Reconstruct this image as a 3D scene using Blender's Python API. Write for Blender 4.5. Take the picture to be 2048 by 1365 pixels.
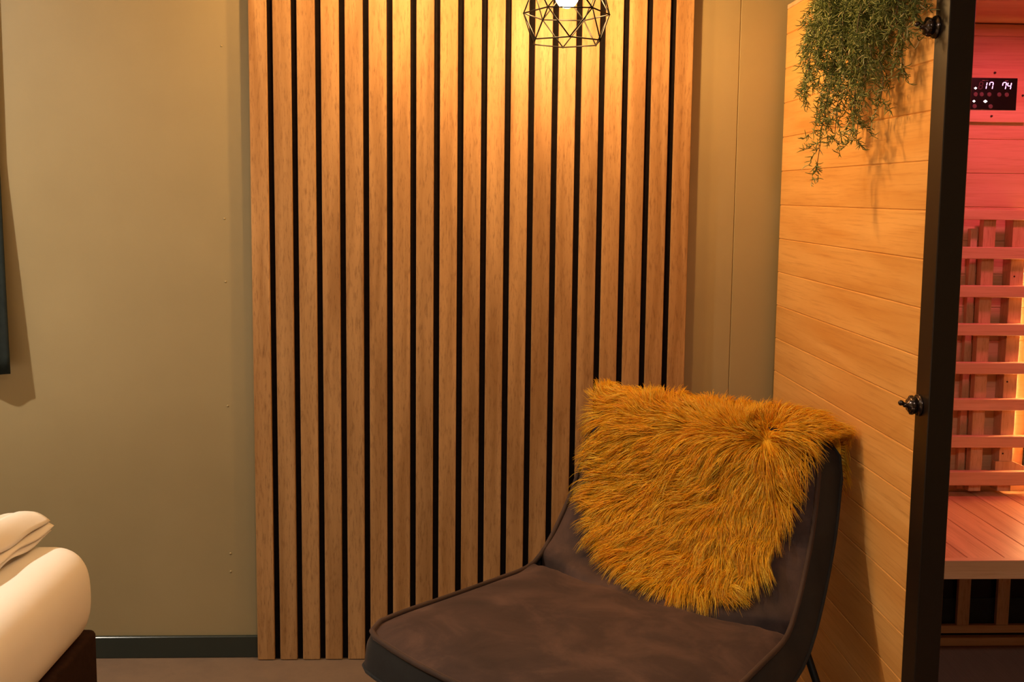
import bpy, bmesh, math, random
import numpy as np
from mathutils import Matrix, Vector

for o in list(bpy.data.objects):
    bpy.data.objects.remove(o)
scene = bpy.context.scene
col = scene.collection
rnd = random.Random(7)
nrg = np.random.default_rng(11)

# ------------------------------------------------------------------ camera
# room frame: X to the right along the back wall, Y away from the viewer (back wall at Y=0), Z up
CAM_POS = (0.0, -2.99, 1.394)
cam_d = bpy.data.cameras.new('camera')
cam = bpy.data.objects.new('camera', cam_d)
col.objects.link(cam)
cam_d.sensor_width = 36.0
cam_d.lens = 35.98
cam_d.shift_y = -0.0403
cam_d.clip_start = 0.02
def _n(v):
    v = np.array(v, float); return v / np.linalg.norm(v)
fwd_y = _n((-80.0, -212.0, 2047.0))          # room depth axis seen in camera axes (x right, y down, z forward)
dwn = _n((-217.0, 19845.0, 2047.0))          # room down axis in camera axes
rgt = _n(np.cross(dwn, fwd_y))
dwn = np.cross(fwd_y, rgt)
RW = np.stack([rgt, fwd_y, -dwn], 1)         # world -> camera axes
M3 = Matrix([[RW[0, i], -RW[1, i], -RW[2, i]] for i in range(3)])
cam.matrix_world = Matrix.Translation(CAM_POS) @ M3.to_4x4()
scene.camera = cam

# ------------------------------------------------------------------ world, exposure
world = bpy.data.worlds.new('world'); scene.world = world
world.use_nodes = True
world.node_tree.nodes['Background'].inputs[0].default_value = (0.03, 0.025, 0.02, 1)
world.node_tree.nodes['Background'].inputs[1].default_value = 0.3
vs = scene.view_settings
vs.view_transform = 'Standard'; vs.look = 'None'; vs.gamma = 1.0; vs.use_curve_mapping = False
vs.exposure = 0.45
# strengths of the lamps built below
BULB = ((1.0, 0.56, 0.20), 430.0)
BULB2 = ((1.0, 0.55, 0.19), 310.0)
BED_SPOT = ((1.0, 0.89, 0.74), 2050.0)
FILL_SPOT = ((1.0, 0.88, 0.74), 420.0)  # added fill lamp, brightens chair and sauna opening from the viewer's side
CHROMA = ((1.0, 0.12, 0.21), 112.0)
HEATER = ((1.0, 0.46, 0.17), 110.0)

# ------------------------------------------------------------------ materials
def srgb(h):
    h = h.lstrip('#')
    c = [int(h[i:i + 2], 16) / 255 for i in (0, 2, 4)]
    return tuple((x / 12.92 if x <= .04045 else ((x + .055) / 1.055) ** 2.4) for x in c) + (1.0,)

def base_mat(name, color, rough=.6, metal=0.0, spec=.5):
    m = bpy.data.materials.new(name); m.use_nodes = True
    b = m.node_tree.nodes['Principled BSDF']
    b.inputs['Base Color'].default_value = color
    b.inputs['Roughness'].default_value = rough
    b.inputs['Metallic'].default_value = metal
    b.inputs['Specular IOR Level'].default_value = spec
    return m, m.node_tree.nodes, m.node_tree.links, b

def ramp(N, stops):
    r = N.new('ShaderNodeValToRGB')
    while len(r.color_ramp.elements) < len(stops):
        r.color_ramp.elements.new(.5)
    for e, (p, c) in zip(r.color_ramp.elements, stops):
        e.position = p; e.color = c
    return r

def mottled(name, stops, scale=(1, 1, 1), nscale=6.0, detail=6.0, rough=.6, spec=.4, bump=0.0, bscale=200.0, bdist=.002, rand=False, nrough=.55, distort=0.0):
    m, N, L, b = base_mat(name, stops[0][1], rough, 0, spec)
    tc = N.new('ShaderNodeTexCoord'); mp = N.new('ShaderNodeMapping')
    L.new(tc.outputs['Object'], mp.inputs['Vector'])
    mp.inputs['Scale'].default_value = scale
    if rand:
        oi = N.new('ShaderNodeObjectInfo'); mu = N.new('ShaderNodeMath'); mu.operation = 'MULTIPLY'
        mu.inputs[1].default_value = 37.0
        L.new(oi.outputs['Random'], mu.inputs[0]); L.new(mu.outputs[0], mp.inputs['Location'])
    n = N.new('ShaderNodeTexNoise'); n.inputs['Scale'].default_value = nscale
    n.inputs['Detail'].default_value = detail; n.inputs['Roughness'].default_value = nrough
    n.inputs['Distortion'].default_value = distort
    L.new(mp.outputs[0], n.inputs['Vector'])
    r = ramp(N, stops); L.new(n.outputs['Fac'], r.inputs[0])
    L.new(r.outputs[0], b.inputs['Base Color'])
    if bump:
        n2 = N.new('ShaderNodeTexNoise'); n2.inputs['Scale'].default_value = bscale; n2.inputs['Detail'].default_value = 3
        L.new(tc.outputs['Object'], n2.inputs['Vector'])
        bp = N.new('ShaderNodeBump'); bp.inputs['Strength'].default_value = bump; bp.inputs['Distance'].default_value = bdist
        L.new(n2.outputs['Fac'], bp.inputs['Height']); L.new(bp.outputs[0], b.inputs['Normal'])
    return m

def wood(name, light, dark, fleck, axis, rough=.5, tint=.12, grain=1.0, fine=1.0, streak=26.0):
    """straight grained wood, grain along the given axis of the object; every piece gets its own grain and tone"""
    m, N, L, b = base_mat(name, light, rough, 0, .35)
    tc = N.new('ShaderNodeTexCoord'); oi = N.new('ShaderNodeObjectInfo')
    def mapped(long, cross):
        mp = N.new('ShaderNodeMapping')
        sc = [cross] * 3; sc[axis] = long
        mp.inputs['Scale'].default_value = sc
        mu = N.new('ShaderNodeMath'); mu.operation = 'MULTIPLY'; mu.inputs[1].default_value = 53.0
        L.new(oi.outputs['Random'], mu.inputs[0]); L.new(mu.outputs[0], mp.inputs['Location'])
        L.new(tc.outputs['Object'], mp.inputs['Vector'])
        return mp
    n1 = N.new('ShaderNodeTexNoise'); n1.inputs['Scale'].default_value = 1.0; n1.inputs['Detail'].default_value = 5
    n1.inputs['Distortion'].default_value = .6
    L.new(mapped(1.6, 34 * grain).outputs[0], n1.inputs['Vector'])
    n2 = N.new('ShaderNodeTexNoise'); n2.inputs['Scale'].default_value = 1.0; n2.inputs['Detail'].default_value = 3
    n2.inputs['Roughness'].default_value = .7
    L.new(mapped(streak, 330 * fine).outputs[0], n2.inputs['Vector'])
    r1 = ramp(N, [(.32, dark), (.66, light)]); L.new(n1.outputs['Fac'], r1.inputs[0])
    r2 = ramp(N, [(.50, (0, 0, 0, 1)), (.78, (.75, .75, .75, 1))]); L.new(n2.outputs['Fac'], r2.inputs[0])
    mx = N.new('ShaderNodeMix'); mx.data_type = 'RGBA'
    L.new(r2.outputs[0], mx.inputs[0]); L.new(r1.outputs[0], mx.inputs[6]); mx.inputs[7].default_value = fleck
    hs = N.new('ShaderNodeHueSaturation')
    ma = N.new('ShaderNodeMath'); ma.operation = 'MULTIPLY_ADD'; ma.inputs[1].default_value = 2 * tint; ma.inputs[2].default_value = 1 - tint
    L.new(oi.outputs['Random'], ma.inputs[0]); L.new(ma.outputs[0], hs.inputs['Value'])
    L.new(mx.outputs[2], hs.inputs['Color']); L.new(hs.outputs[0], b.inputs['Base Color'])
    bp = N.new('ShaderNodeBump'); bp.inputs['Strength'].default_value = .25; bp.inputs['Distance'].default_value = .0008
    L.new(n2.outputs['Fac'], bp.inputs['Height']); L.new(bp.outputs[0], b.inputs['Normal'])
    return m

def emitter(name, color, strength):
    m = bpy.data.materials.new(name); m.use_nodes = True
    N = m.node_tree.nodes; L = m.node_tree.links
    N.remove(N['Principled BSDF'])
    e = N.new('ShaderNodeEmission'); e.inputs[0].default_value = tuple(color) + (1,); e.inputs[1].default_value = strength
    L.new(e.outputs[0], N['Material Output'].inputs[0])
    return m

M = {}
M['wall'] = mottled('wall_paint', [(.3, srgb('#9c8b66')), (.7, srgb('#a3926c'))], nscale=3, rough=.55, bump=.12, bscale=260, bdist=.001)
M['wall_plain'] = mottled('wall_paint_plain', [(.3, srgb('#9c8b66')), (.7, srgb('#a3926c'))], nscale=3, rough=.6)
M['ceiling'] = mottled('ceiling_paint', [(.3, srgb('#cfc8b8')), (.7, srgb('#d6d0c2'))], nscale=3, rough=.8)
M['floor'] = mottled('floor_vinyl', [(.3, srgb('#6c5a4c')), (.55, srgb('#7a6654')), (.75, srgb('#665446'))], nscale=5, detail=9, rough=.55, bump=.2, bscale=90, bdist=.001, nrough=.7)
M['baseboard'] = base_mat('baseboard_paint', srgb('#2c3430'), .22, 0, .5)[0]
M['slat'] = wood('oak_slat', srgb('#ba9060'), srgb('#997044'), srgb('#6c4627'), 2, .5, .07, .8, .55)
M['felt'] = mottled('black_felt', [(.3, srgb('#141010')), (.7, srgb('#1c1616'))], nscale=80, rough=1, spec=.05)
M['hemlock'] = wood('hemlock_plank', srgb('#e2ae68'), srgb('#d0944c'), srgb('#bd8040'), 1, .40, .05, .4, .5, 5.0)
M['hemlock_in'] = wood('hemlock_lining', srgb('#dcb690'), srgb('#cda279'), srgb('#b98e68'), 0, .5, .05, .55, .6, 6.0)
M['hemlock_up'] = wood('hemlock_upright', srgb('#dcb690'), srgb('#c79a70'), srgb('#a87a54'), 2, .5, .06, .8, .6)
M['hemlock_bench'] = wood('hemlock_bench', srgb('#d8ae84'), srgb('#c0916a'), srgb('#a87a54'), 1, .42, .06, .7, .6, 6.0)
M['black_frame'] = base_mat('black_frame', srgb('#1e140d'), .34, 0, .5)[0]
M['black_metal'] = base_mat('black_metal', srgb('#0c0a08'), .6, 0, .25)[0]
M['knob'] = base_mat('dark_chrome', srgb('#4c423e'), .2, .9, .5)[0]
M['dark_gap'] = base_mat('dark_core', srgb('#9a6c3c'), .8, 0, .2)[0]
M['heater_dark'] = mottled('heater_panel', [(.3, srgb('#1c2024')), (.7, srgb('#262c30'))], nscale=30, rough=.6)
M['sauna_floor'] = mottled('sauna_floor', [(.3, srgb('#8c6c60')), (.7, srgb('#9a786a'))], scale=(60, 3, 1), nscale=4, rough=.6)
M['screen'] = base_mat('black_screen', srgb('#0c0607'), .25, 0, .4)[0]
M['digit_on'] = emitter('lit_digit', (1.0, .35, .72), 3.2)
M['digit_off'] = base_mat('unlit_digit', srgb('#5a3a36'), .5)[0]
M['led_white'] = emitter('lit_indicator', (1.0, .78, .78), 3.0)
M['button'] = base_mat('grey_button', srgb('#5c4644'), .45)[0]
M['print_grey'] = base_mat('grey_print', srgb('#7a6260'), .6)[0]
M['screw'] = base_mat('dark_screw', srgb('#2a1512'), .5)[0]
M['screw_paint'] = base_mat('painted_screw', srgb('#a8966e'), .4)[0]
M['sheet'] = mottled('white_sheet', [(.3, srgb('#f2ece2')), (.7, srgb('#f7f2ea'))], nscale=4, rough=.85, spec=.15, bump=.25, bscale=420, bdist=.0006)
M['pillowcase'] = mottled('white_pillowcase', [(.3, srgb('#ece6da')), (.7, srgb('#f2ece2'))], nscale=4, rough=.85, spec=.15, bump=.2, bscale=420, bdist=.0006)
M['bed_base'] = mottled('dark_bed_base', [(.3, srgb('#2a1a12')), (.7, srgb('#35221a'))], nscale=60, rough=.9, spec=.1)
M['curtain'] = mottled('dark_green_curtain', [(.3, srgb('#23292a')), (.7, srgb('#2a3232'))], nscale=40, rough=.95, spec=.1)
M['white_plastic'] = base_mat('white_plastic', srgb('#d8d2c6'), .45)[0]
M['pot'] = mottled('grey_pot', [(.3, srgb('#6a665e')), (.7, srgb('#76726a'))], nscale=20, rough=.8)
M['soil'] = mottled('soil', [(.3, srgb('#2a2018')), (.7, srgb('#3a2c20'))], nscale=60, rough=1)
M['stem'] = base_mat('brown_stem', srgb('#4c3a22'), .6)[0]

def velvet(name, stops):
    m = mottled(name, stops, nscale=7, detail=8, rough=.75, spec=.18, bump=.3, bscale=500, bdist=.0006, nrough=.62, distort=.5)
    b = m.node_tree.nodes['Principled BSDF']
    b.inputs['Sheen Weight'].default_value = .35; b.inputs['Sheen Roughness'].default_value = .35
    b.inputs['Sheen Tint'].default_value = srgb('#a08478')
    return m
M['velvet'] = velvet('brown_suede', [(.32, srgb('#352b2a')), (.5, srgb('#423432')), (.68, srgb('#58443e'))])
M['velvet_side'] = velvet('dark_suede_band', [(.35, srgb('#262627')), (.7, srgb('#323232'))])
M['velvet_pipe'] = velvet('suede_piping', [(.35, srgb('#3c302b')), (.7, srgb('#4c3b34'))])

def attr_mat(name, stops, rough, trans, spec=.3, sheen=0.0):
    m, N, L, b = base_mat(name, stops[0][1], rough, 0, spec)
    at = N.new('ShaderNodeAttribute'); at.attribute_name = 'tone'
    r = ramp(N, stops); L.new(at.outputs['Fac'], r.inputs[0]); L.new(r.outputs[0], b.inputs['Base Color'])
    if trans:
        tr = N.new('ShaderNodeBsdfTranslucent'); L.new(r.outputs[0], tr.inputs[0])
        mx = N.new('ShaderNodeMixShader'); mx.inputs[0].default_value = trans
        L.new(b.outputs[0], mx.inputs[1]); L.new(tr.outputs[0], mx.inputs[2])
        L.new(mx.outputs[0], N['Material Output'].inputs[0])
    return m
M['fur'] = attr_mat('mustard_fur', [(0, (.95, .48, .012, 1)), (.5, (1.0, .68, .030, 1)), (1, (1.0, .84, .14, 1))], .36, .50, .7)
M['hide'] = base_mat('mustard_hide', (.85, .44, .015, 1), .9)[0]
M['leaf'] = attr_mat('fern_leaf', [(0, srgb('#5a6836')), (.5, srgb('#8c9a58')), (.8, srgb('#b8bc80')), (1, srgb('#e4dab0'))], .5, .35, .3)

# ------------------------------------------------------------------ helpers
def tag(o, label=None, cat=None, group=None, kind=None):
    if label: o['label'] = label
    if cat: o['category'] = cat
    if group: o['group'] = group
    if kind: o['kind'] = kind
    return o

def empty(name, loc=(0, 0, 0), rz=0.0):
    o = bpy.data.objects.new(name, None); col.objects.link(o)
    o.location = loc; o.rotation_euler = (0, 0, rz); o.empty_display_size = .1
    return o

def link(name, me, parent=None, loc=(0, 0, 0), rot=(0, 0, 0)):
    o = bpy.data.objects.new(name, me); col.objects.link(o)
    o.location = loc; o.rotation_euler = rot
    if parent: o.parent = parent
    return o

class MB:
    def __init__(s): s.v = []; s.f = []
    def add(s, vs, fs):
        k = len(s.v); s.v += [tuple(p) for p in vs]; s.f += [tuple(i + k for i in f) for f in fs]; return s
    def box(s, x0, x1, y0, y1, z0, z1, bev=0.0):
        bm = bmesh.new(); bmesh.ops.create_cube(bm, size=1)
        for v in bm.verts:
            v.co = ((x0 + x1) / 2 + v.co.x * (x1 - x0), (y0 + y1) / 2 + v.co.y * (y1 - y0), (z0 + z1) / 2 + v.co.z * (z1 - z0))
        if bev: bmesh.ops.bevel(bm, geom=bm.edges[:], offset=bev, segments=1, affect='EDGES')
        bm.verts.index_update()
        s.add([v.co[:] for v in bm.verts], [[v.index for v in f.verts] for f in bm.faces]); bm.free(); return s
    def tube(s, path, r, n=8, closed=False, caps=True):
        P = [Vector(p) for p in path]; m = len(P)
        rr = r if isinstance(r, (list, tuple)) else [r] * m
        vs = []; up = None
        for i in range(m):
            a = P[(i - 1) % m] if (closed or i > 0) else P[i]
            b = P[(i + 1) % m] if (closed or i < m - 1) else P[i]
            t = (b - a).normalized()
            if up is None:
                up = Vector((0, 0, 1)) if abs(t.z) < .9 else Vector((1, 0, 0))
            x = up.cross(t)
            if x.length < 1e-6: x = t.orthogonal()
            x.normalize(); y = t.cross(x).normalized(); up = y
            for k in range(n):
                an = 2 * math.pi * k / n
                vs.append(P[i] + (x * math.cos(an) + y * math.sin(an)) * rr[i])
        fs = []
        for i in range(m if closed else m - 1):
            j = (i + 1) % m
            for k in range(n):
                fs.append((i * n + k, i * n + (k + 1) % n, j * n + (k + 1) % n, j * n + k))
        if caps and not closed:
            fs.append(tuple(range(n - 1, -1, -1))); fs.append(tuple((m - 1) * n + k for k in range(n)))
        return s.add(vs, fs)
    def lathe(s, prof, center, axis='z', n=24):
        """prof: list of (radius, height) from one end to the other"""
        vs = []; c = Vector(center)
        for r, h in prof:
            for k in range(n):
                a = 2 * math.pi * k / n; p, q = r * math.cos(a), r * math.sin(a)
                d = {'z': (p, q, h), 'x': (h, p, q), 'y': (q, h, p)}[axis]
                vs.append(c + Vector(d))
        fs = []
        for i in range(len(prof) - 1):
            for k in range(n):
                fs.append((i * n + k, i * n + (k + 1) % n, (i + 1) * n + (k + 1) % n, (i + 1) * n + k))
        fs.append(tuple(range(n - 1, -1, -1))); fs.append(tuple((len(prof) - 1) * n + k for k in range(n)))
        return s.add(vs, fs)
    def grid(s, pts, flip=False):
        h = len(pts); w = len(pts[0]); vs = [p for row in pts for p in row]; fs = []
        for i in range(h - 1):
            for j in range(w - 1):
                q = (i * w + j, i * w + j + 1, (i + 1) * w + j + 1, (i + 1) * w + j)
                fs.append(q[::-1] if flip else q)
        return s.add(vs, fs)
    def mesh(s, name, mat, smooth=False):
        me = bpy.data.meshes.new(name); me.from_pydata(s.v, [], s.f); me.materials.append(mat)
        if smooth:
            for p in me.polygons: p.use_smooth = True
        me.update(); return me
    def build(s, name, mat, parent=None, smooth=False, loc=(0, 0, 0), rot=(0, 0, 0)):
        return link(name, s.mesh(name, mat, smooth), parent, loc, rot)

def recalc(o):
    bm = bmesh.new(); bm.from_mesh(o.data); bmesh.ops.recalc_face_normals(bm, faces=bm.faces); bm.to_mesh(o.data); bm.free(); return o

# ------------------------------------------------------------------ the room shell
XL, XR, YF, ZC = -2.75, 2.2, -4.3, 2.42
def struct(o, label):
    return tag(o, label, None, None, 'structure')

struct(MB().box(XL - .1, XR + .1, YF - .1, .1, -.1, 0).build('floor', M['floor']), 'matt brown vinyl floor')['category'] = 'floor'
struct(MB().box(XL - .1, XR + .1, YF - .1, .1, ZC, ZC + .1).build('ceiling', M['ceiling']), 'pale plain ceiling above the room')['category'] = 'ceiling'
# back wall: sheets with a fine joint groove to the right of the slat panel
gx, gw, gd = .771, .0022, .003
outl = [(XL, .1), (XL, 0), (gx - gw, 0), (gx, gd), (gx + gw, 0), (XR, 0), (XR, .1)]
w = MB(); n = len(outl)
w.add([(x, y, 0) for x, y in outl] + [(x, y, ZC) for x, y in outl], [tuple((i, (i + 1) % n, n + (i + 1) % n, n + i)) for i in range(n)] + [tuple(range(n - 1, -1, -1)), tuple(range(n, 2 * n))])
wb = w.build('wall_back', M['wall']); recalc(wb)
struct(wb, 'olive beige painted wall of joined sheets behind chair and bed')['category'] = 'wall'
for z in (1.804, 1.315, 1.132, .766, .318, .262):
    MB().lathe([(.0034, 0), (.003, -.0012), (.0016, -.002)], (-.713, 0, z), 'y', 10).build('screw', M['screw_paint'], wb, True)
for nm, b, lab in (('wall_left', (XL - .1, XL, YF, 0, 0, ZC), 'olive beige wall beyond the bed'),
                   ('wall_right', (XR, XR + .1, YF, 0, 0, ZC), 'olive beige wall beyond the sauna cabin'),
                   ('wall_front', (XL, XR, YF - .1, YF, 0, ZC), 'olive beige wall facing the slat panel')):
    struct(MB().box(*b).build(nm, M['wall_plain']), lab)['category'] = 'wall'
struct(MB().box(XL, -.633, -.014, -.0005, 0, .066, .002).build('baseboard_left', M['baseboard']), 'glossy dark green baseboard between bed and slat panel')['category'] = 'baseboard'
struct(MB().box(.632, .884, -.014, -.0005, 0, .066, .002).build('baseboard_right', M['baseboard']), 'glossy dark green baseboard between slat panel and sauna cabin')['category'] = 'baseboard'

# ------------------------------------------------------------------ slat panel on the back wall
PX0, PX1, PT = -.6296, .6286, .034
sp = tag(empty('slat_panel', (0, 0, 0)), 'vertical oak slat panel on black felt, mounted on the back wall behind the chair', 'wall panel')
MB().box(PX0 + .001, PX1 - .001, -PT + .012, -.0005, .002, ZC - .004).build('backing', M['felt'], sp)
pitch = (PX1 - PX0 + .0170) / 19; sw = pitch - .0170
sl = MB().box(-sw / 2, sw / 2, -.0125, 0, .002, ZC - .004, .0013).mesh('slat', M['slat'])
for i in range(19):
    link('slat', sl, sp, (PX0 + sw / 2 + i * pitch, -PT + .0125, 0))

# ------------------------------------------------------------------ pendant lamps
def pendant(x, y, zr, em, label, group):
    """zr: height of the widest ring"""
    root = tag(empty('pendant_lamp', (x, y, zr)), label, 'lamp', group)
    R0, R1, h = .1047, .0900, .0674
    def ring(R, z, off): return [Vector((R * math.cos(math.radians(off + 60 * k)), R * math.sin(math.radians(off + 60 * k)), z)) for k in range(6)]
    mid = ring(R0, 0, 0); low = ring(R1, -h, 30); up = ring(R1, h, 30); top = ring(.021, .168, 30)
    E = []
    for k in range(6):
        E += [(mid[k], mid[(k + 1) % 6]), (low[k], low[(k + 1) % 6]), (up[k], up[(k + 1) % 6]), (up[k], top[k]), (top[k], top[(k + 1) % 6])]
        E += [(mid[k], low[k]), (mid[k], low[k - 1]), (mid[k], up[k]), (mid[k], up[k - 1])]
    c = MB()
    for a, b in E: c.tube([a, b], .0018, 6)
    for p in mid + low + up: c.lathe([(.0005, -.0026), (.0024, -.001), (.0024, .001), (.0005, .0026)], p, 'z', 6)
    c.build('cage', M['black_metal'], root, True)
    MB().lathe([(.006, .225), (.012, .220), (.021, .205), (.021, .130), (.017, .122), (.012, .122)], (0, 0, 0), 'z', 20).build('socket', M['black_metal'], root, True)
    pr = [(r_, h_ + .018) for r_, h_ in [(.0125, .104), (.0125, .088), (.015, .076), (.022, .058), (.0275, .040), (.0285, .026), (.026, .012), (.019, .002), (.010, -.003), (.002, -.0045)]]
    b = MB().lathe(pr, (0, 0, 0), 'z', 24).build('bulb', emitter('bulb_glow', em[0], em[1]), root, True); recalc(b)
    MB().tube([(0, 0, .22), (0, 0, ZC - zr - .02)], .003, 8).build('cord', M['black_metal'], root, True)
    MB().lathe([(.05, ZC - zr - .001), (.05, ZC - zr - .018), (.044, ZC - zr - .024), (.004, ZC - zr - .028)], (0, 0, 0), 'z', 28).build('ceiling_rose', M['black_metal'], root, True)
    return root
pendant(.227, -.45, 1.832, BULB, 'black wire geometric cage pendant lamp with glowing bulb in front of the slats', 'wire cage pendants')
pendant(-.225, -.45, 2.03, BULB2, 'higher hung black wire cage pendant lamp above the left half of the slat panel', 'wire cage pendants')

# ceiling spotlights: one over the bed, one added as unseen fill light
def spot(x, y, em, label, r=.04):
    root = tag(empty('ceiling_spotlight', (x, y, ZC - .03)), label, 'lamp', 'ceiling spotlights')
    MB().lathe([(r + .018, .0295), (r + .018, .002), (r + .012, 0), (r + .001, 0), (r + .001, .004)], (0, 0, 0), 'z', 28).build('housing', M['white_plastic'], root, True)
    d = MB().add([(r * math.cos(2 * math.pi * k / 24), r * math.sin(2 * math.pi * k / 24), .001) for k in range(24)], [tuple(range(23, -1, -1))])
    d.build('lens', emitter('spot_glow', em[0], em[1]), root)
spot(-2.15, -1.05, BED_SPOT, 'ceiling spotlight over the head of the bed')
spot(.30, -3.05, FILL_SPOT, 'unseen ceiling spotlight added as fill light in the middle of the room', .06)

# ------------------------------------------------------------------ sauna cabin
SX, SF, SB, ST = .895, -1.0, -.035, 1.928         # outer left face, front and back of the planked side, top
SR = 2.05
sauna = tag(empty('sauna_cabin', (SX, SF, 0)), 'small wooden infrared sauna cabin with black front frame and pink glowing inside', 'sauna')
def sp_part(mb, name, mat, parent=None, smooth=False):
    p = parent or sauna
    o = mb.build(name, mat, p, smooth)
    if p is sauna: o.location = (-SX, -SF, 0)
    return o
PP = .0972; J0 = 1.371
side = sp_part(MB().box(SX + .0105, SX + .034, SF, SB, .0, ST - .004), 'side_wall', M['dark_gap'])
joints = [J0 + PP * k for k in range(-20, 10)]
def plank_rows(z0, z1):
    js = [z0] + [j for j in joints if z0 + .015 < j < z1 - .015] + [z1]
    return list(zip(js[:-1], js[1:]))
for a, b in plank_rows(.0, ST):
    link('plank', MB().box(SX, SX + .012, SF + .001, SB - .001, a + .0001, b - .0001, .0022).mesh('plank', M['hemlock']), side)
# edge trim at the back corner and roof
sp_part(MB().box(SX, SR + .035, SF, SB, ST, ST + .012, .001), 'roof', M['hemlock_in'])
right = sp_part(MB().box(SR, SR + .035, SF, SB, 0, ST), 'side_wall', M['hemlock_in'])
for a, b in plank_rows(.062, ST - .04):
    link('plank', MB().box(SR - .012, SR - .0003, SF + .001, SB - .04, a + .0001, b - .0001, .0022).mesh('plank', M['hemlock']), right)
back = sp_part(MB().box(SX + .034, SR, SB - .025, SB, 0, ST), 'back_wall', M['dark_gap'])
IB = SB - .037                                     # inner face of the back wall
for a, b in plank_rows(.04, 1.8915):
    link('plank', MB().box(SX + .034, SR, IB, IB + .0125, a + .0001, b - .0001, .0022).mesh('plank', M['hemlock_in']), back)
sp_part(MB().box(SX + .034, SR, SF, IB, 1.893, 1.905), 'ceiling_board', M['hemlock_in'])
sp_part(MB().box(SX + .034, SR, SF, IB, .0, .062), 'floor_board', M['sauna_floor'])
# black front frame
fr = MB()
fr.box(.8925, .9425, -1.06, -1.0, 0, 1.98, .0015)
fr.box(SR - .015, SR + .035, -1.06, -1.0, 0, 1.98, .0015)
fr.box(.9425, SR - .015, -1.06, -1.0, 1.93, 1.98, .0015)
fr.box(.9425, SR - .015, -1.06, -1.0, 0, .05, .0015)
sp_part(fr, 'front_frame', M['black_frame'])
# knobs on the side of the frame
def knob(z, y):
    k = MB()
    k.lathe([(.022, 0), (.022, -.003), (.0205, -.005), (.015, -.0052), (.015, -.008), (.0175, -.010), (.0175, -.017), (.0145, -.021), (.0056, -.0235), (.0048, -.030), (.0036, -.032)], (.8925, y, z), 'x', 24)
    for a in range(6):
        an = math.radians(60 * a + 20)
        c = Vector((.8925 - .0155, y + .0150 * math.cos(an), z + .0150 * math.sin(an)))
        k.lathe([(.0018, .0055), (.0038, .004), (.0045, 0), (.0038, -.004), (.0018, -.0055)], c, 'x', 8)
    ko = sp_part(k, 'knob', M['knob'], None, True); recalc(ko); ko['label'] = 'small shiny dark metal knob'
    b = MB(); c0 = Vector((.8925 - .037, y - .001, z + .0045)); pr = []
    for i in range(7):
        t = math.pi * i / 6; pr.append((max(.0003, .0058 * math.sin(t)), .0058 * math.cos(t)))
    b.lathe(pr, c0, 'x', 14); b.tube([(.8925 - .022, y, z), c0], .0034, 10)
    recalc(b.build('knob_tip', M['knob'], ko, True))
knob(.985, -1.017); knob(1.724, -1.005)

# bench
BZ, BF = .53, -.655
bench = sp_part(MB().box(SX + .034, SR, BF + .022, IB - .002, BZ - .045, BZ - .0185), 'bench', M['hemlock_in'])
bx = SX + .036; bw = .0915
bd = MB().box(0, bw - .0012, BF + .002, IB - .004, BZ - .018, BZ, .0012).mesh('board', M['hemlock_bench'])
k = 0
while bx + bw < SR - .012:
    link('board', bd, bench, (bx, 0, 0)); bx += bw
MB().box(SX + .036, SR - .014, BF, BF + .021, BZ - .046, BZ + .0005, .0012).build('front_rail', M['hemlock_in'], bench)

# backrest: slats on uprights, leaning clear of the back wall
br = sp_part(MB().box(SX + .034, SR - .014, -.132, -.118, 1.3365, 1.3655, .001), 'backrest', M['hemlock_in'])
for zt in (1.259, 1.149, 1.039, .927, .8205, .711, .606):
    h = .0335 if zt > .65 else .041
    link('slat', MB().box(SX + .034, SR - .014, -.139, -.119, zt - h, zt, .0015).mesh('slat', M['hemlock_in']), br)
for ux, uw in ((1.06, .036), (1.478, .036), (1.566, .040), (1.90, .036)):
    link('upright', MB().box(ux - uw / 2, ux + uw / 2, -.1175, (IB - .0005 if ux > 1.5 else -.092), BZ + .012, 1.345, .001).mesh('upright', M['hemlock_up']), br)
for ux in (1.447,):
    link('upright', MB().box(ux - .010, ux + .010, -.0915, IB - .0005, BZ + .012, 1.31, .001).mesh('upright', M['hemlock_up']), br)
# wedge block between bench and uprights
wv = [(1.535, .568), (1.585, .568), (1.645, .568), (1.645, .607), (1.585, .632), (1.535, .632)]
n = len(wv)
br2 = MB().add([(x, -.1185, z) for x, z in wv] + [(x, -.1, z) for x, z in wv], [tuple(range(n)), tuple(range(2 * n - 1, n - 1, -1))] + [((i + 1) % n, i, n + i, n + (i + 1) % n) for i in range(n)])
ob = br2.build('bracket', M['hemlock_up'], br); recalc(ob); ob.location.y = -.0004
for ux, uz in ((1.558, 1.175), (1.556, .868), (1.556, .655)):
    MB().lathe([(.0028, -.1177), (.0024, -.1187), (.0012, -.119)], (ux, 0, uz), 'y', 8).build('screw', M['screw'], br, True)

# infrared heater behind the backrest, just right of the lit upright
ht = sp_part(MB().box(1.64, 1.82, IB - .008, IB - .001, .60, 1.26, .001), 'heater', M['heater_dark'])
MB().tube([(1.700, -.094, .63), (1.700, -.094, 1.23)], .007, 12).build('heating_tube', emitter('heater_glow', HEATER[0], HEATER[1]), ht, True)
# coloured light in the cabin ceiling
cl = sp_part(MB().lathe([(.075, 1.8925), (.075, 1.886), (.066, 1.884), (.061, 1.884)], (1.52, -.50, 0), 'z', 28), 'ceiling_light', M['white_plastic'])
MB().add([(1.52 + .06 * math.cos(2 * math.pi * q / 24), -.50 + .06 * math.sin(2 * math.pi * q / 24), 1.8835) for q in range(24)], [tuple(range(23, -1, -1))]).build('lens', emitter('chroma_glow', CHROMA[0], CHROMA[1]), cl)

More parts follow.
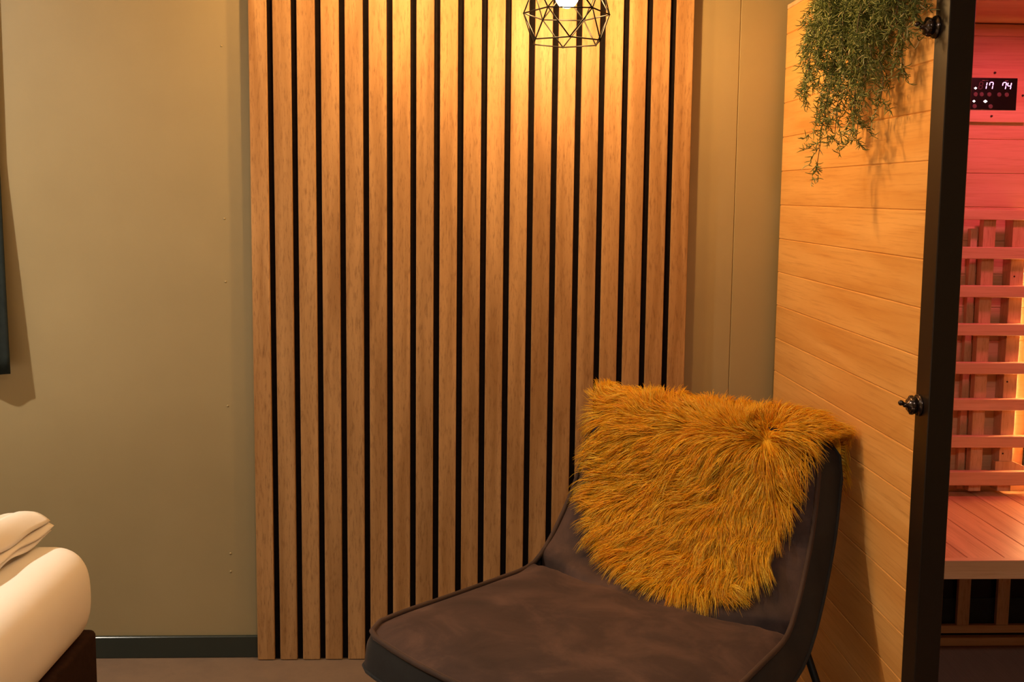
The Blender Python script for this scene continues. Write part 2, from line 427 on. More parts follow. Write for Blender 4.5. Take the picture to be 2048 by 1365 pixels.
# guard in front of the lower heater under the bench
gd_ = sp_part(MB().box(SX + .036, SR - .002, -.098, -.083, .100, .124, .001), 'heater_guard', M['hemlock_in'])
link('rail', MB().box(SX + .036, SR - .014, -.104, -.083, .0625, .088, .001).mesh('rail', M['hemlock_in']), gd_)
gs = MB().box(-.0185, .0185, -.0975, -.0835, .1245, BZ - .048, .001).mesh('slat', M['hemlock_up'])
for gx_ in (1.005, 1.125, 1.245, 1.365, 1.477, 1.597, 1.717, 1.837, 1.957):
    link('slat', gs, gd_, (gx_, 0, 0))
link('heater_panel', MB().box(SX + .04, SR - .004, IB - .006, IB - .0005, .08, .20).mesh('heater_panel', M['heater_dark']), gd_)
link('heater_panel', MB().box(SX + .04, SR - .004, IB - .004, IB - .0005, .201, BZ - .05).mesh('heater_panel', M['screen']), gd_)

# control panel with display
cp = sp_part(MB().box(1.345, 1.581, IB - .014, IB - .0005, 1.614, 1.766, .001), 'control_panel', M['hemlock_in'])
DX0, DX1, DZ0, DZ1 = 1.372, 1.549, 1.648, 1.738
YD = IB - .0145
MB().box(DX0, DX1, YD - .001, YD + .0003, DZ0, DZ1, .0004).build('display', M['screen'], cp)['label'] = 'black display reading 17 and 74 in pink digits'
SEG = {'8': 'abcdefg', '1': 'bc', '7': 'abcf', '4': 'bcfg', '7b': 'abcf'}
def digit(ch, x, z, on=True, wd=.0098, hg=.0192):
    t = .0021; sl_ = .14; mb = MB()
    S = {'a': (0, 1, 1, 1), 'g': (0, .5, 1, .5), 'd': (0, 0, 1, 0), 'f': (0, .5, 0, 1), 'b': (1, .5, 1, 1), 'e': (0, 0, 0, .5), 'c': (1, 0, 1, .5)}
    for s_ in SEG[ch]:
        x0, z0, x1, z1 = S[s_]
        if z0 == z1: q = [(t * .6, z0 * hg - t / 2), (wd - t * .6, z0 * hg - t / 2), (wd - t * .6, z0 * hg + t / 2), (t * .6, z0 * hg + t / 2)]
        else: q = [(x0 * wd - t / 2, z0 * hg + t * .5), (x0 * wd + t / 2, z0 * hg + t * .5), (x0 * wd + t / 2, z1 * hg - t * .5), (x0 * wd - t / 2, z1 * hg - t * .5)]
        y0, y1 = YD - .0018, YD - .0011
        P = [(x + a + sl_ * b, y0, z + b) for a, b in q] + [(x + a + sl_ * b, y1, z + b) for a, b in q]
        mb.add(P, [(0, 1, 2, 3), (7, 6, 5, 4), (1, 0, 4, 5), (2, 1, 5, 6), (3, 2, 6, 7), (0, 3, 7, 4)])
    recalc(mb.build('digit', M['digit_on'] if on else M['digit_off'], cp))
digit('8', 1.4365, 1.7065, False); digit('1', 1.4485, 1.7065); digit('7', 1.4665, 1.7065)
digit('7', 1.5045, 1.7065); digit('4', 1.519, 1.7065)
def button(x, z, r=.0062): MB().lathe([(r, YD - .0011), (r, YD - .002), (r * .8, YD - .0026)], (x, 0, z), 'y', 14).build('button', M['button'], cp)
for x in (1.429, 1.4465, 1.4685, 1.4975, 1.5195): button(x, 1.6915)
for x in (1.428, 1.4745): button(x, 1.658)
def lamp_dot(x, z, a=.0045, b=.0036):
    MB().add([(x - a, YD - .0016, z), (x, YD - .0016, z - b), (x + a, YD - .0016, z), (x, YD - .0016, z + b), (x, YD - .0026, z)], [(0, 1, 4), (1, 2, 4), (2, 3, 4), (3, 0, 4)]).build('indicator_light', M['led_white'], cp)
lamp_dot(1.428, 1.7085); lamp_dot(1.4255, 1.672); lamp_dot(1.4585, 1.672, .0062, .0044)
for x0, x1 in ((1.446, 1.4535), (1.456, 1.459), (1.4615, 1.4635), (1.5125, 1.5215)):
    MB().box(x0, x1, YD - .0015, YD - .0010, 1.7295, 1.7312).build('printed_mark', M['print_grey'], cp)
for x, z in ((1.482, 1.7525), (1.4795, 1.631), (1.5665, 1.690)):
    MB().lathe([(.0031, IB - .0170), (.0031, IB - .0150), (.0018, IB - .0155)], (x, 0, z), 'y', 10).build('screw', M['screw'], cp, True)

# ------------------------------------------------------------------ lounge chair
CA = math.radians(50)
CO = (-0.2130, -0.9664, 0)
chair = tag(empty('lounge_chair', CO, 0), 'dark brown suede lounge chair with curved seat and thin black legs', 'chair')
UD = np.array([math.cos(CA), math.sin(CA), 0]); WD = np.array([math.sin(CA), -math.cos(CA), 0]); ZD = np.array([0, 0, 1.0])
KP = np.array([(0, .46), (.107, .459), (.276, .446), (.466, .433), (.560, .4275), (.613, .433), (.655, .455), (.700, .492), (.747, .541), (.794, .600), (.830, .664), (.864, .745), (.893, .818)]) * 0.955 + np.array([0, 0.0627])
def catmull(P, m):
    out = []
    Q = np.vstack([2 * P[0] - P[1], P, 2 * P[-1] - P[-2]])
    for i in range(1, len(Q) - 2):
        for t in np.linspace(0, 1, m, endpoint=False):
            a, b, c, d = Q[i - 1], Q[i], Q[i + 1], Q[i + 2]
            out.append(.5 * (2 * b + (c - a) * t + (2 * a - 5 * b + 4 * c - d) * t * t + (3 * b - a - 3 * c + d) * t ** 3))
    out.append(P[-1]); return np.array(out)
PF = catmull(KP, 16)
PS = np.r_[0, np.cumsum(np.hypot(*np.diff(PF, axis=0).T))]; SL = PS[-1]
SC = float(np.interp(.600, PF[:200, 0], PS[:200]))       # arc length of the crease
def prof(s):
    e = .004
    def at(q):
        q = np.asarray(q, float)
        u = np.interp(q, PS, PF[:, 0]); z = np.interp(q, PS, PF[:, 1])
        d1 = (PF[-1] - PF[-3]) / np.linalg.norm(PF[-1] - PF[-3]); d0 = (PF[2] - PF[0]) / np.linalg.norm(PF[2] - PF[0])
        ov = np.maximum(q - SL, 0); un = np.minimum(q, 0)
        return np.stack([u + d1[0] * ov + d0[0] * un, z + d1[1] * ov + d0[1] * un], -1)
    p = at(s); t = at(np.asarray(s) + e) - at(np.asarray(s) - e); t = t / np.linalg.norm(t, axis=-1, keepdims=True)
    return p, t, np.stack([-t[..., 1], t[..., 0]], -1)
def wn(s): return np.interp(s, [0, SC, SL], [.72, .66, .617])
def bow(s, wf):
    return -.062 * (1 - (2 * wf - 1) ** 2) * np.clip(1 - s / .30, 0, 1) ** 1.5
def csurf(s, wf, h=0.0, ww=None):
    """point of the chair's sitting surface, in the chair's own frame: s along the profile, wf 0..1 across, h off the surface"""
    p, t, nn = prof(s)
    wv_ = wn(s) * wf if ww is None else ww
    u = p[..., 0] + nn[..., 0] * h + bow(s, wf); z = p[..., 1] + nn[..., 1] * h
    return u[..., None] * UD + np.asarray(wv_)[..., None] * WD + z[..., None] * ZD
def rounded(wf, r0=.045, r1=.07):
    """limits of s for a given place across, with rounded corners"""
    wdt = .69; e = np.minimum(wf, 1 - wf) * wdt
    a = np.where(e < r0, r0 - np.sqrt(np.maximum(r0 ** 2 - (r0 - e) ** 2, 0)), 0)
    b = SL - np.where(e < r1, r1 - np.sqrt(np.maximum(r1 ** 2 - (r1 - e) ** 2, 0)), 0)
    return a, b
NW = 41
wfs = .5 - .5 * np.cos(np.linspace(0, math.pi, NW)); wfs = .5 * wfs + .5 * np.linspace(0, 1, NW)
def surface_rows(t0, t1, m, puff=.024):
    rows = []
    for q in np.linspace(0, 1, m):
        a, b = rounded(wfs)
        cr = SC - .075 * (1 - (2 * wfs - 1) ** 2)           # the crease bows forward in the middle
        lo = a if t0 == 'front' else cr
        hi = cr if t1 == 'crease' else b
        qq = q ** 1.7 if t0 == 'crease' else 1 - (1 - q) ** 1.7      # finer rows towards the crease
        s = lo + (hi - lo) * qq
        e = np.minimum(wfs, 1 - wfs) * .69
        ee = np.minimum(s - a, b - s)
        soft = (1 - np.exp(-np.minimum(e, .4) / .05)) * (1 - np.exp(-ee / .05))
        dc = np.abs(s - cr)
        mid = np.abs(2 * wfs - 1)
        depth = .004 + .030 * np.clip(mid * 1.6 - .5, 0, 1)   # the crease bites at both ends and fades in the middle
        h = puff * soft - depth * np.exp(-(dc / .012) ** 2) + .005 * np.exp(-((dc - .04) / .03) ** 2) * mid
        h = h + .0016 * np.sin(wfs * 23 + s * 9) * soft + .0012 * np.sin(s * 31 - wfs * 7) * soft + .0022 * np.sin(wfs * 90 + s * 25) * np.exp(-(dc / .05) ** 2) * np.clip(mid * 2 - 1, 0, 1)
        rows.append([tuple(p) for p in csurf(s, wfs, h)])
    return rows
MB().grid(surface_rows('front', 'crease', 46)).build('seat', M['velvet'], chair, True)
MB().grid(surface_rows('crease', 'top', 40)).build('backrest', M['velvet'], chair, True)
for o in chair.children: recalc(o)
# outline loop of the sitting surface and of the wider back face
def loop(h, grow):
    a, b = rounded(wfs); pts = []
    for wf, s in list(zip(wfs, a)): pts.append((s, wf))
    for q in np.linspace(0, 1, 60)[1:-1]: pts.append((a[-1] + (b[-1] - a[-1]) * q, 1.0))
    for wf, s in list(zip(wfs[::-1], b[::-1])): pts.append((s, wf))
    for q in np.linspace(0, 1, 60)[1:-1]: pts.append((b[0] + (a[0] - b[0]) * q, 0.0))
    out = []
    for s, wf in pts:
        ww = wn(s) * wf + (2 * wf - 1) * grow
        g = grow * .35 * (1 if s > SL - .09 else 0)
        out.append(csurf(np.array(s + g), np.array(wf), h, np.array(ww)))
    return out
TH = .076
L0 = loop(0.0, 0.0); L1 = loop(-.03, .018); L2 = loop(-TH, .026)
n = len(L0)
sb = MB(); sb.add(L0 + L1 + L2, [(i, (i + 1) % n, n + (i + 1) % n, n + i) for i in range(n)] + [(n + i, n + (i + 1) % n, 2 * n + (i + 1) % n, 2 * n + i) for i in range(n)])
recalc(sb.build('side_band', M['velvet_side'], chair, True))
rows = []
for q in np.linspace(0, 1, 60):
    a, b = rounded(wfs); s = a + (b - a) * q
    ww = wn(s) * wfs + (2 * wfs - 1) * .026; g = .0105 * np.clip((s - SL + .09) / .09, 0, 1)
    rows.append([tuple(p) for p in csurf(s + g, wfs, -TH, ww)])
recalc(MB().grid(rows, True).build('shell_back', M['velvet_side'], chair, True))
def thin(Lp, k=2): return Lp[::k]
MB().tube([Vector(p) for p in thin(loop(.0035, .0015))], .0058, 8, True).build('piping', M['velvet_pipe'], chair, True)
MB().tube([Vector(p) for p in thin(loop(-TH, .027))], .0042, 8, True).build('piping', M['velvet_side'], chair, True)
# thin black legs and the cross bars that carry the shell
def cpt(u, w_, z): return Vector(tuple(u * UD + w_ * WD + z * ZD))
legs = [((.10, .07, .38), (.03, .02, 0)), ((.10, .67, .38), (.03, .70, 0)), ((.72, .04, .43), (.745, -.12, 0)), ((.72, .635, .43), (.745, .80, 0))]
for a, b in legs:
    pa, pb = cpt(*a), cpt(*b)
    lo = MB().tube([pa, pb], .0085, 10).build('leg', M['black_metal'], chair, True)
    MB().lathe([(.010, .006), (.011, 0.0005)], pb, 'z', 12).build('foot', M['black_metal'], lo)
for a, b in ((0, 1), (2, 3), (0, 2), (1, 3)):
    MB().tube([cpt(*legs[a][0]), cpt(*legs[b][0])], .008, 8).build('cross_bar', M['black_metal'], chair, True)
# ------------------------------------------------------------------ mustard sheepskin over the backrest
throw = tag(empty('sheepskin_throw', CO, 0), 'shaggy mustard yellow sheepskin draped over the top of the chair back', 'throw')
HR = TH / 2 + .005
def fpath(d, w_, h):
    """point on the throw: d metres down the front from the top edge (negative: over the top and down the rear), w_ across"""
    d = np.asarray(d, float); w_ = np.asarray(w_, float); h = np.asarray(h, float)
    pf, tf, nf = prof(SL - np.maximum(d, 0))
    pt, tt, nt = prof(SL); pt = pt.reshape(-1); tt = tt.reshape(-1); nt = nt.reshape(-1)
    puff = .022 * np.clip(d / .06, 0, 1) * np.clip(np.minimum(w_, .645 - w_) / .06, 0, 1)
    pf = pf + nf * (.005 + puff)[..., None]
    ctr = pt - nt * (TH / 2)
    ang = np.clip(-d / HR, 0, math.pi)[..., None]
    rn = nt * np.cos(ang) + tt * np.sin(ang)
    pa = ctr + rn * HR - tt * np.clip(-d - HR * math.pi, 0, 9)[..., None]
    front = (d >= 0)[..., None]
    p = np.where(front, pf, pa); nn = np.where(front, nf, rn)
    dn = np.where(front, -tf, -(-nt * np.sin(ang) + tt * np.cos(ang)) * 1.0)      # direction of growing d
    dn = np.where(front, -tf, np.where(ang >= math.pi - 1e-6, tt, nt * np.sin(ang) - tt * np.cos(ang)))
    p = p + nn * h[..., None]
    P3 = p[..., :1] * UD + w_[..., None] * WD + p[..., 1:] * ZD
    N3 = nn[..., :1] * UD + nn[..., 1:] * ZD
    D3 = dn[..., :1] * UD + dn[..., 1:] * ZD
    # beyond the right corner the skin droops over the side
    ov = np.clip(w_ - .545, 0, 9); P3 = P3 - ZD * (4.0 * ov ** 2 * np.clip(1 - d / .1, 0, 1))[..., None]
    return P3, N3, D3
WB = np.array([.008, .050, .07, .088, .125, .205, .30, .37, .43, .48, .525, .556, .572, .580, .605, .635])
DBOT = np.array([-.004, .05, .17, .255, .320, .390, .435, .450, .450, .440, .415, .370, .27, .015, -.012, -.030])
DTOP = -.24
def dbot(w_): return np.interp(w_, WB, DBOT)
cols_ = np.linspace(WB[0], WB[-1], 60); rows = []
for q in np.linspace(0, 1, 50):
    d = DTOP + (dbot(cols_) - DTOP) * q
    P3, _, _ = fpath(d, cols_, np.zeros_like(d)); rows.append([tuple(p) for p in P3])
hide = MB().grid(rows).build('hide', M['hide'], throw, True); recalc(hide)
md = hide.modifiers.new('thickness', 'SOLIDIFY'); md.thickness = .003; md.offset = 0

def strand_mesh(name, pts, rad, tone, mat, parent, sides=3):
    """pts: (n, k, 3) points of n strands, rad: (n, k) radii; one mesh of thin tapered strands"""
    nS, K, _ = pts.shape
    T = np.gradient(pts, axis=1); T /= np.maximum(np.linalg.norm(T, axis=2, keepdims=True), 1e-9)
    ref = nrg.normal(size=(nS, 1, 3)); X = np.cross(T, ref); X /= np.maximum(np.linalg.norm(X, axis=2, keepdims=True), 1e-9)
    Y = np.cross(T, X)
    ring = [pts + (X * math.cos(2 * math.pi * k / sides) + Y * math.sin(2 * math.pi * k / sides)) * rad[..., None] for k in range(sides)]
    V = np.stack(ring, 2).reshape(-1, 3)
    base = (np.arange(nS) * K * sides)[:, None, None]
    i = (np.arange(K - 1) * sides)[None, :, None]; k = np.arange(sides)[None, None, :]; k2 = (k + 1) % sides
    F = np.stack(np.broadcast_arrays(base + i + k, base + i + k2, base + i + sides + k2, base + i + sides + k), -1).reshape(-1, 4)
    me = bpy.data.meshes.new(name)
    me.vertices.add(len(V)); me.vertices.foreach_set('co', V.astype(np.float32).ravel())
    me.loops.add(F.size); me.loops.foreach_set('vertex_index', F.astype(np.int32).ravel())
    me.polygons.add(len(F)); me.polygons.foreach_set('loop_start', (np.arange(len(F)) * 4).astype(np.int32))
    me.polygons.foreach_set('use_smooth', np.ones(len(F), bool))
    me.update(calc_edges=True)
    at = me.attributes.new('tone', 'FLOAT', 'POINT')
    at.data.foreach_set('value', np.repeat(tone, K * sides).astype(np.float32))
    me.materials.append(mat); me.validate()
    return link(name, me, parent)

def vnoise(x, y, seed):
    r = np.random.default_rng(seed); g = r.normal(size=(64, 64)); xi = np.floor(x).astype(int); yi = np.floor(y).astype(int)
    fx = x - xi; fy = y - yi; fx = fx * fx * (3 - 2 * fx); fy = fy * fy * (3 - 2 * fy)
    def G(a, b): return g[a % 64, b % 64]
    return (G(xi, yi) * (1 - fx) + G(xi + 1, yi) * fx) * (1 - fy) + (G(xi, yi + 1) * (1 - fx) + G(xi + 1, yi + 1) * fx) * fy

NC = 2700; PER = 11
cw = nrg.uniform(WB[0], WB[-1], NC * 3); cd = nrg.uniform(-.17, .46, NC * 3)
ok = cd < dbot(cw); cw, cd = cw[ok][:NC], cd[ok][:NC]; NC = len(cw)
sw_ = np.repeat(cw, PER) + nrg.normal(0, .0062, NC * PER); sd_ = np.repeat(cd, PER) + nrg.normal(0, .0062, NC * PER)
sw_ = np.clip(sw_, WB[0], WB[-1]); sd_ = np.minimum(sd_, dbot(sw_))
def flow(w_, d):
    # hair parts along the top edge: below it falls down and outward from a whorl, above it lies back over the top
    cx, cd0 = .50, .05
    vx = (w_ - cx) * 1.15; vd = (d - cd0) * 1.0 + .13
    vx = np.where(w_ < .48, vx - .06, np.where(w_ > .5, vx + (w_ - .5) * 3.0, vx))
    edge = .018 + .02 * vnoise(w_ * 14, w_ * 3 + 5, 9)
    up = 1 / (1 + np.exp((d - edge) / .012))
    vx = vx * (1 - up) + up * ((w_ - .36) * .9 - .10 + 5.0 * np.clip(w_ - .50, 0, 1) - 3.0 * np.clip(.08 - w_, 0, 1)); vd = vd * (1 - up) + up * (-.22 - .3 * np.abs(d))
    # second whorl low on the right
    k2 = .8 * np.exp(-(((w_ - .545) / .055) ** 2 + ((d - .155) / .06) ** 2))
    vx = vx * (1 - k2) + k2 * (w_ - .53) * 5; vd = vd * (1 - k2) + k2 * (d - .14) * 5
    ang = np.arctan2(vd, vx) + .9 * np.exp(-(((w_ - .50) / .04) ** 2 + ((d - .02) / .04) ** 2)) * vnoise(w_ * 60, d * 60, 12) + .40 * vnoise(w_ * 11, d * 11, 3) + .34 * vnoise(w_ * 34, d * 34, 4) + .22 * vnoise(w_ * 80, d * 80, 6)
    return np.cos(ang), np.sin(ang)
clx, cly = flow(cw, cd)
fx, fy = flow(sw_, sd_)
cid = np.repeat(np.arange(NC), PER)
ln = np.repeat(nrg.uniform(.044, .078, NC), PER) * nrg.uniform(.8, 1.12, NC * PER)
lift = np.repeat(nrg.uniform(.45, 1.05, NC), PER) * nrg.uniform(.8, 1.2, NC * PER) * np.where(sd_ < .0, .72, 1.0) * (1 + .9 * np.exp(-((sd_ - .02) / .022) ** 2) * np.clip((sw_ - .38) / .06, 0, 1))
R3, N3, D3 = fpath(sd_, sw_, np.full_like(sd_, .001))
C3, CN, CD = fpath(cd, cw, np.full_like(cd, .001))
dirs = fx[:, None] * WD + fy[:, None] * D3
cdir = clx[:, None] * WD + cly[:, None] * CD
K = 6; tt = np.linspace(0, 1, K)
curl = nrg.normal(0, .10, (NC * PER, 1)) * np.cross(N3, dirs)
pts = np.zeros((NC * PER, K, 3))
wig = nrg.uniform(0, 6.28, NC * PER)
for k, t in enumerate(tt):
    lf = lift * (t - .55 * t * t)
    p = R3 + dirs * (ln * t)[:, None] + N3 * (ln * lf * 1.3)[:, None] + curl * (ln * t * t)[:, None]
    p += np.cross(N3, dirs) * (.0022 * np.sin(wig + t * 5.5) * t)[:, None]
    pc = (C3 + cdir * (.062 * t) + CN * (.062 * .58 * (t - .55 * t * t)))[cid]
    mixf = .62 * t ** 1.3
    p = p * (1 - mixf) + (pc + dirs * 0) * mixf + (dirs * (ln * t)[:, None] - cdir[cid] * (.062 * t)) * mixf * .6
    p[:, 2] -= .014 * t * t
    pts[:, k] = p
lim = SX - .006 - CO[0] - nrg.uniform(0, .008, (NC * PER, 1))
pts[..., 0] = np.minimum(pts[..., 0], lim)            # hair resting against the cabin wall
rad = np.outer(nrg.uniform(.0006, .00095, NC * PER), np.array([1, 1, .92, .75, .5, .12]))
tone = np.clip(np.repeat(nrg.normal(.45, .16, NC), PER) + nrg.normal(0, .18, NC * PER), 0, 1)
fo = strand_mesh('fur', pts, rad, tone, M['fur'], throw); fo['kind'] = 'stuff'

# ------------------------------------------------------------------ bed and pillow
BX1, BY1, BT = -.930, -.44, .519
bed = tag(empty('bed', (-1.73, -1.44, 0)), 'bed with white fitted sheet on a dark brown upholstered base', 'bed')
def rbox(x0, x1, y0, y1, z0, z1, rc, re, nseg=8, bulge=0.0):
    """box with plan corners of radius rc and rolled top and bottom edges of radius re"""
    ring = []
    for cx_, cy_, a0 in ((x1 - rc, y1 - rc, 0), (x0 + rc, y1 - rc, 90), (x0 + rc, y0 + rc, 180), (x1 - rc, y0 + rc, 270)):
        for k in range(nseg + 1):
            a = math.radians(a0 + 90 * k / nseg); ring.append((cx_, cy_, math.cos(a), math.sin(a)))
    lev = []
    if bulge:                                   # soft rolled side, fullest just above the middle
        for k in range(33):
            a = math.pi * (k / 32 - .5); e = 2 / 2.6
            cz = math.copysign(abs(math.sin(a)) ** e, a); cr = math.cos(a) ** e
            lev.append((rc - re + re * max(0, cr) ** 1.0, (z0 + z1) / 2 + (z1 - z0) / 2 * cz))
    else:
        for k in range(9): a = math.pi / 2 * k / 8; lev.append((rc - re + re * math.sin(a), z0 + re * (1 - math.cos(a))))
        for k in range(9): a = math.pi / 2 * k / 8; lev.append((rc - re + re * math.cos(a), z1 - re * (1 - math.sin(a))))
    mb = MB(); n = len(ring); vs = []
    for r, z in lev:
        for cx_, cy_, c, s in ring: vs.append((cx_ + c * r, cy_ + s * r, z))
    fs = [(i * n + k, i * n + (k + 1) % n, (i + 1) * n + (k + 1) % n, (i + 1) * n + k) for i in range(len(lev) - 1) for k in range(n)]
    fs += [tuple(range(n - 1, -1, -1)), tuple((len(lev) - 1) * n + k for k in range(n))]
    return mb.add(vs, fs)
def child(mb, name, mat, root, smooth=False):
    o = mb.build(name, mat, root, smooth); o.location = -Vector(root.location); return o
mo = child(rbox(-2.53, BX1, -2.44, BY1, .280, BT, .10, .095, 10, .006), 'mattress', M['sheet'], bed, True)
mo['label'] = 'white fitted sheet pulled over the mattress'
child(rbox(-2.52, -.942, -2.43, -.452, .05, .286, .02, .012, 4), 'bed_base', M['bed_base'], bed, True)
for x in (-2.40, -1.06):
    for y in (-2.3, -.58):
        child(MB().lathe([(.03, .0), (.03, .052)], (x, y, 0), 'z', 16), 'leg', M['black_metal'], bed)

pil = tag(empty('pillow', (-1.42, -.78, BT)), 'crumpled white pillow lying at the head of the bed', 'pillow')
PWX, PWY = .355, .31
def pil_pt(u, v, top):
    """u, v in -1..1 over the pillow; the right hand end (u=1) is the loose, gathered mouth of the case"""
    ex = PWX * u * (1 - .045 * (1 - abs(v) ** 3) * abs(u) ** 6)
    ey = PWY * v * (1 - .05 * (1 - abs(u) ** 3) * abs(v) ** 6)
    bu = max(0, 1 - abs(u) ** (3.2 if u < 0 else 5)); bv = max(0, 1 - abs(v) ** 3.2)
    body = (bu * bv) ** .5
    seam = .030 + .022 * max(0, u) ** 3 * (1 + v) * .7 + .004 * math.sin(7 * v)
    loose = max(0, u) ** 3
    fold = .006 * math.sin(9 * v + 6 * u + 3 * math.sin(5 * u)) * u * u + .005 * math.sin(17 * u - 8 * v) * v * v
    gath = .0105 * math.sin(40 * u + 5 * v + 2 * math.sin(4 * v)) * loose * (1 if top else 1.4)
    if top: z = seam + .080 * body + (fold + gath) * min(1, 8 * body)
    else: z = seam - .032 * body + .4 * gath * min(1, 8 * body)
    return (ex, ey, max(z, .003))
top_ = [[pil_pt(-1 + 2 * j / 60, -1 + 2 * i / 48, True) for j in range(61)] for i in range(49)]
bot_ = [[pil_pt(-1 + 2 * j / 60, -1 + 2 * i / 48, False) for j in range(61)] for i in range(49)]
pm = MB().grid(top_); pm.grid(bot_, True)
po = pm.build('pillow_body', M['pillowcase'], pil, True)
bm = bmesh.new(); bm.from_mesh(po.data); bmesh.ops.remove_doubles(bm, verts=bm.verts, dist=.0004); bmesh.ops.recalc_face_normals(bm, faces=bm.faces); bm.to_mesh(po.data); bm.free()
# hems of the open pillowcase: loose layers folding over each other along the right hand end
for a0, ext, dz, ph in ((.90, .026, -.002, 0.0), (.93, .034, -.020, 1.7), (.95, .026, -.036, 3.1)):
    hem = []
    for q in range(9):
        e = q / 8; r = []
        for i in range(49):
            v = -1 + 2 * i / 48
            p = pil_pt(a0, v * .97, True) if ph == 0 else pil_pt(1, v * .97, True)
            x1 = PWX * (1 - .045 * (1 - abs(v) ** 3)) + ext * (.55 + .45 * max(0, v) ** 2)
            x = p[0] + (x1 - p[0]) * e
            tip = pil_pt(1, v * .97, True)[2]
            z = p[2] * (1 - e) + (tip + dz) * e + .004 * e * math.sin(11 * v + ph) + .010 * math.sin(math.pi * e) * (ph == 0)
            r.append((x, p[1], max(.004, z)))
        hem.append(r)
    ho = MB().grid(hem).build('hem', M['pillowcase'], pil, True)
    sm = ho.modifiers.new('thickness', 'SOLIDIFY'); sm.thickness = .003

# ------------------------------------------------------------------ curtain at the left edge
cu = tag(empty('curtain', (-1.85, -.055, 0)), 'short dark green curtain hanging on the wall over the bed', 'curtain')
rows = []
for i in range(24):
    z = .868 + (2.16 - .868) * i / 23; r = []
    for j in range(121):
        t = j / 120; x = -2.40 + (2.40 - 1.313 - .024 * min(1, (z - .868) / .6)) * t
        dist = max(.020, .060 - (z - .868) * .068); amp = .2 * dist
        y = -dist + amp * math.cos(2 * math.pi * 10.0 * t) * (1 - .6 * t ** 8)
        r.append((x, y, z + .003 * math.sin(19 * t) * (1 - i / 23)))
    rows.append(r)
co = child(MB().grid(rows), 'fabric', M['curtain'], cu, True)
sm = co.modifiers.new('thickness', 'SOLIDIFY'); sm.thickness = .004
child(MB().tube([(-2.45, -.022, 2.175), (-1.27, -.022, 2.175)], .011, 14), 'rod', M['black_metal'], cu, True)
for x in (-2.42, -1.30):
    child(MB().tube([(x, -.001, 2.175), (x, -.022, 2.175)], .006, 8), 'bracket', M['black_metal'], cu)

# ------------------------------------------------------------------ hanging fern on the sauna roof
fern = tag(empty('hanging_fern', (.985, -.74, ST + .012)), 'trailing green asparagus fern hanging over the top edge of the sauna cabin', 'plant')
child(MB().lathe([(.05, ST + .0125), (.065, ST + .12), (.07, ST + .125), (.07, ST + .135), (.062, ST + .135), (.058, ST + .115)], (.985, -.74, 0), 'z', 24), 'pot', M['pot'], fern, True)
child(MB().lathe([(.0577, ST + .112), (.03, ST + .118), (.002, ST + .12)], (.985, -.74, 0), 'z', 24), 'soil', M['soil'], fern, True)
FR = random.Random(21)
needles = []; ntone = []
def curve3(p0, p1, p2, p3, m):
    out = []
    for i in range(m):
        t = i / (m - 1); out.append(p0 * (1 - t) ** 3 + p1 * 3 * t * (1 - t) ** 2 + p2 * 3 * t * t * (1 - t) + p3 * t ** 3)
    return out
def rv(s): return Vector((FR.gauss(0, s), FR.gauss(0, s), FR.gauss(0, s)))
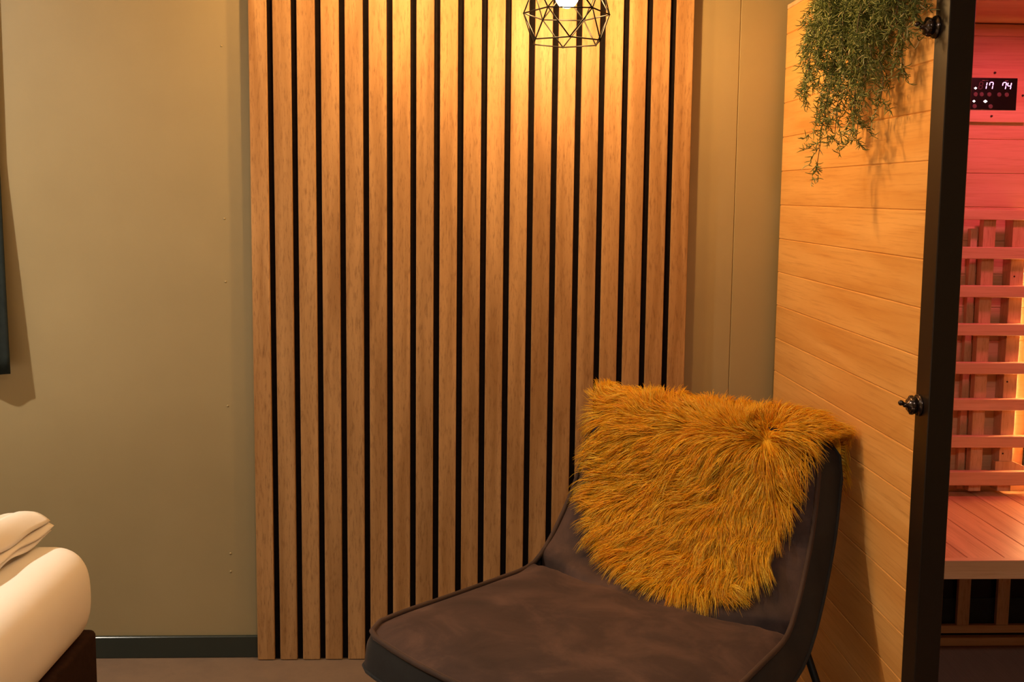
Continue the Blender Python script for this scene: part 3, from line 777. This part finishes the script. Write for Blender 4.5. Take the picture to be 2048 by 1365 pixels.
# each vine: where its tip hangs (x, y, z)
tips = [(.755, -.690, 1.437), (.80, -.70, 1.50), (.775, -.64, 1.53), (.83, -.77, 1.485), (.80, -.80, 1.51), (.74, -.62, 1.60), (.76, -.56, 1.625), (.83, -.60, 1.58), (.85, -.85, 1.56),
        (.79, -.88, 1.60), (.86, -.93, 1.63), (.82, -.96, 1.70), (.74, -.68, 1.64), (.84, -.68, 1.56), (.80, -.55, 1.70), (.76, -.78, 1.62), (.85, -.99, 1.725), (.83, -.50, 1.74), (.77, -.86, 1.66),
        (.81, -.66, 1.67), (.85, -.75, 1.66), (.78, -.58, 1.74), (.81, -.92, 1.74), (.84, -.82, 1.72), (.75, -.72, 1.72), (.79, -.80, 1.74), (.82, -.62, 1.76), (.77, -.66, 1.78)]
for (tx, ty, tz) in tips:
    tx = .768 + (tx - .74) * .80; ty = ty + .004; tz = tz + .036
    p0 = Vector((.975, -.74 + (ty + .74) * .25, ST + .118)); p3 = Vector((tx, ty, tz))
    edge = Vector((min(.87, tx + .05), ty * .7 - .74 * .3, ST + .14))
    p2 = Vector((tx * .7 + .86 * .3, ty + FR.uniform(-.02, .02), tz + .55 * (ST + .1 - tz)))
    path = curve3(p0, edge, p2, p3, 26)
    path = [p + rv(.0035) * (i > 1) for i, p in enumerate(path)]
    vine = child(MB().tube(path, [.0021 - .0013 * i / 25 for i in range(26)], 5), 'vine', M['stem'], fern, True)
    for i in range(5, 26):
        if path[i].z > ST + .13: continue
        nb = 3 if i < 22 else 2
        for _ in range(nb):
            b0 = path[i]; L_ = FR.uniform(.035, .085) * (1 - .55 * max(0, (i - 17) / 8))
            dr = Vector((FR.gauss(0, .5), FR.gauss(-.05, .7), FR.gauss(-.55, .45))).normalized()
            m_ = 7; bp = [b0 + dr * (L_ * q / (m_ - 1)) + Vector((0, 0, -.018 * (q / (m_ - 1)) ** 2)) + rv(.0012) for q in range(m_)]
            for q in range(m_):
                if bp[q].x > SX - .006: bp[q].x = SX - .006 - FR.random() * .008
            for q in range(m_ - 1): needles.append((bp[q], bp[q + 1], .0009)); ntone.append(FR.gauss(.25, .12))
            for q in range(1, m_):
                for _k in range(3):
                    e = (dr * .6 + rv(.75)).normalized() * FR.uniform(.009, .021)
                    e2 = bp[q] + e
                    if e2.x > SX - .003: e2.x = SX - .003
                    needles.append((bp[q], e2, .00115)); ntone.append(FR.gauss(.5, .24))
np_ = len(needles)
pts = np.zeros((np_, 3, 3)); rad = np.zeros((np_, 3))
off = np.array(fern.location)
for i, (a, b, r) in enumerate(needles):
    a = np.array(a) - off; b = np.array(b) - off
    pts[i, 0] = a; pts[i, 2] = b; pts[i, 1] = (a + b) / 2 + nrg.normal(0, .0013, 3)
    rad[i] = (r * .8, r, r * .35)
fo = strand_mesh('foliage', pts, rad, np.clip(np.array(ntone), 0, 1), M['leaf'], fern); fo['kind'] = 'stuff'
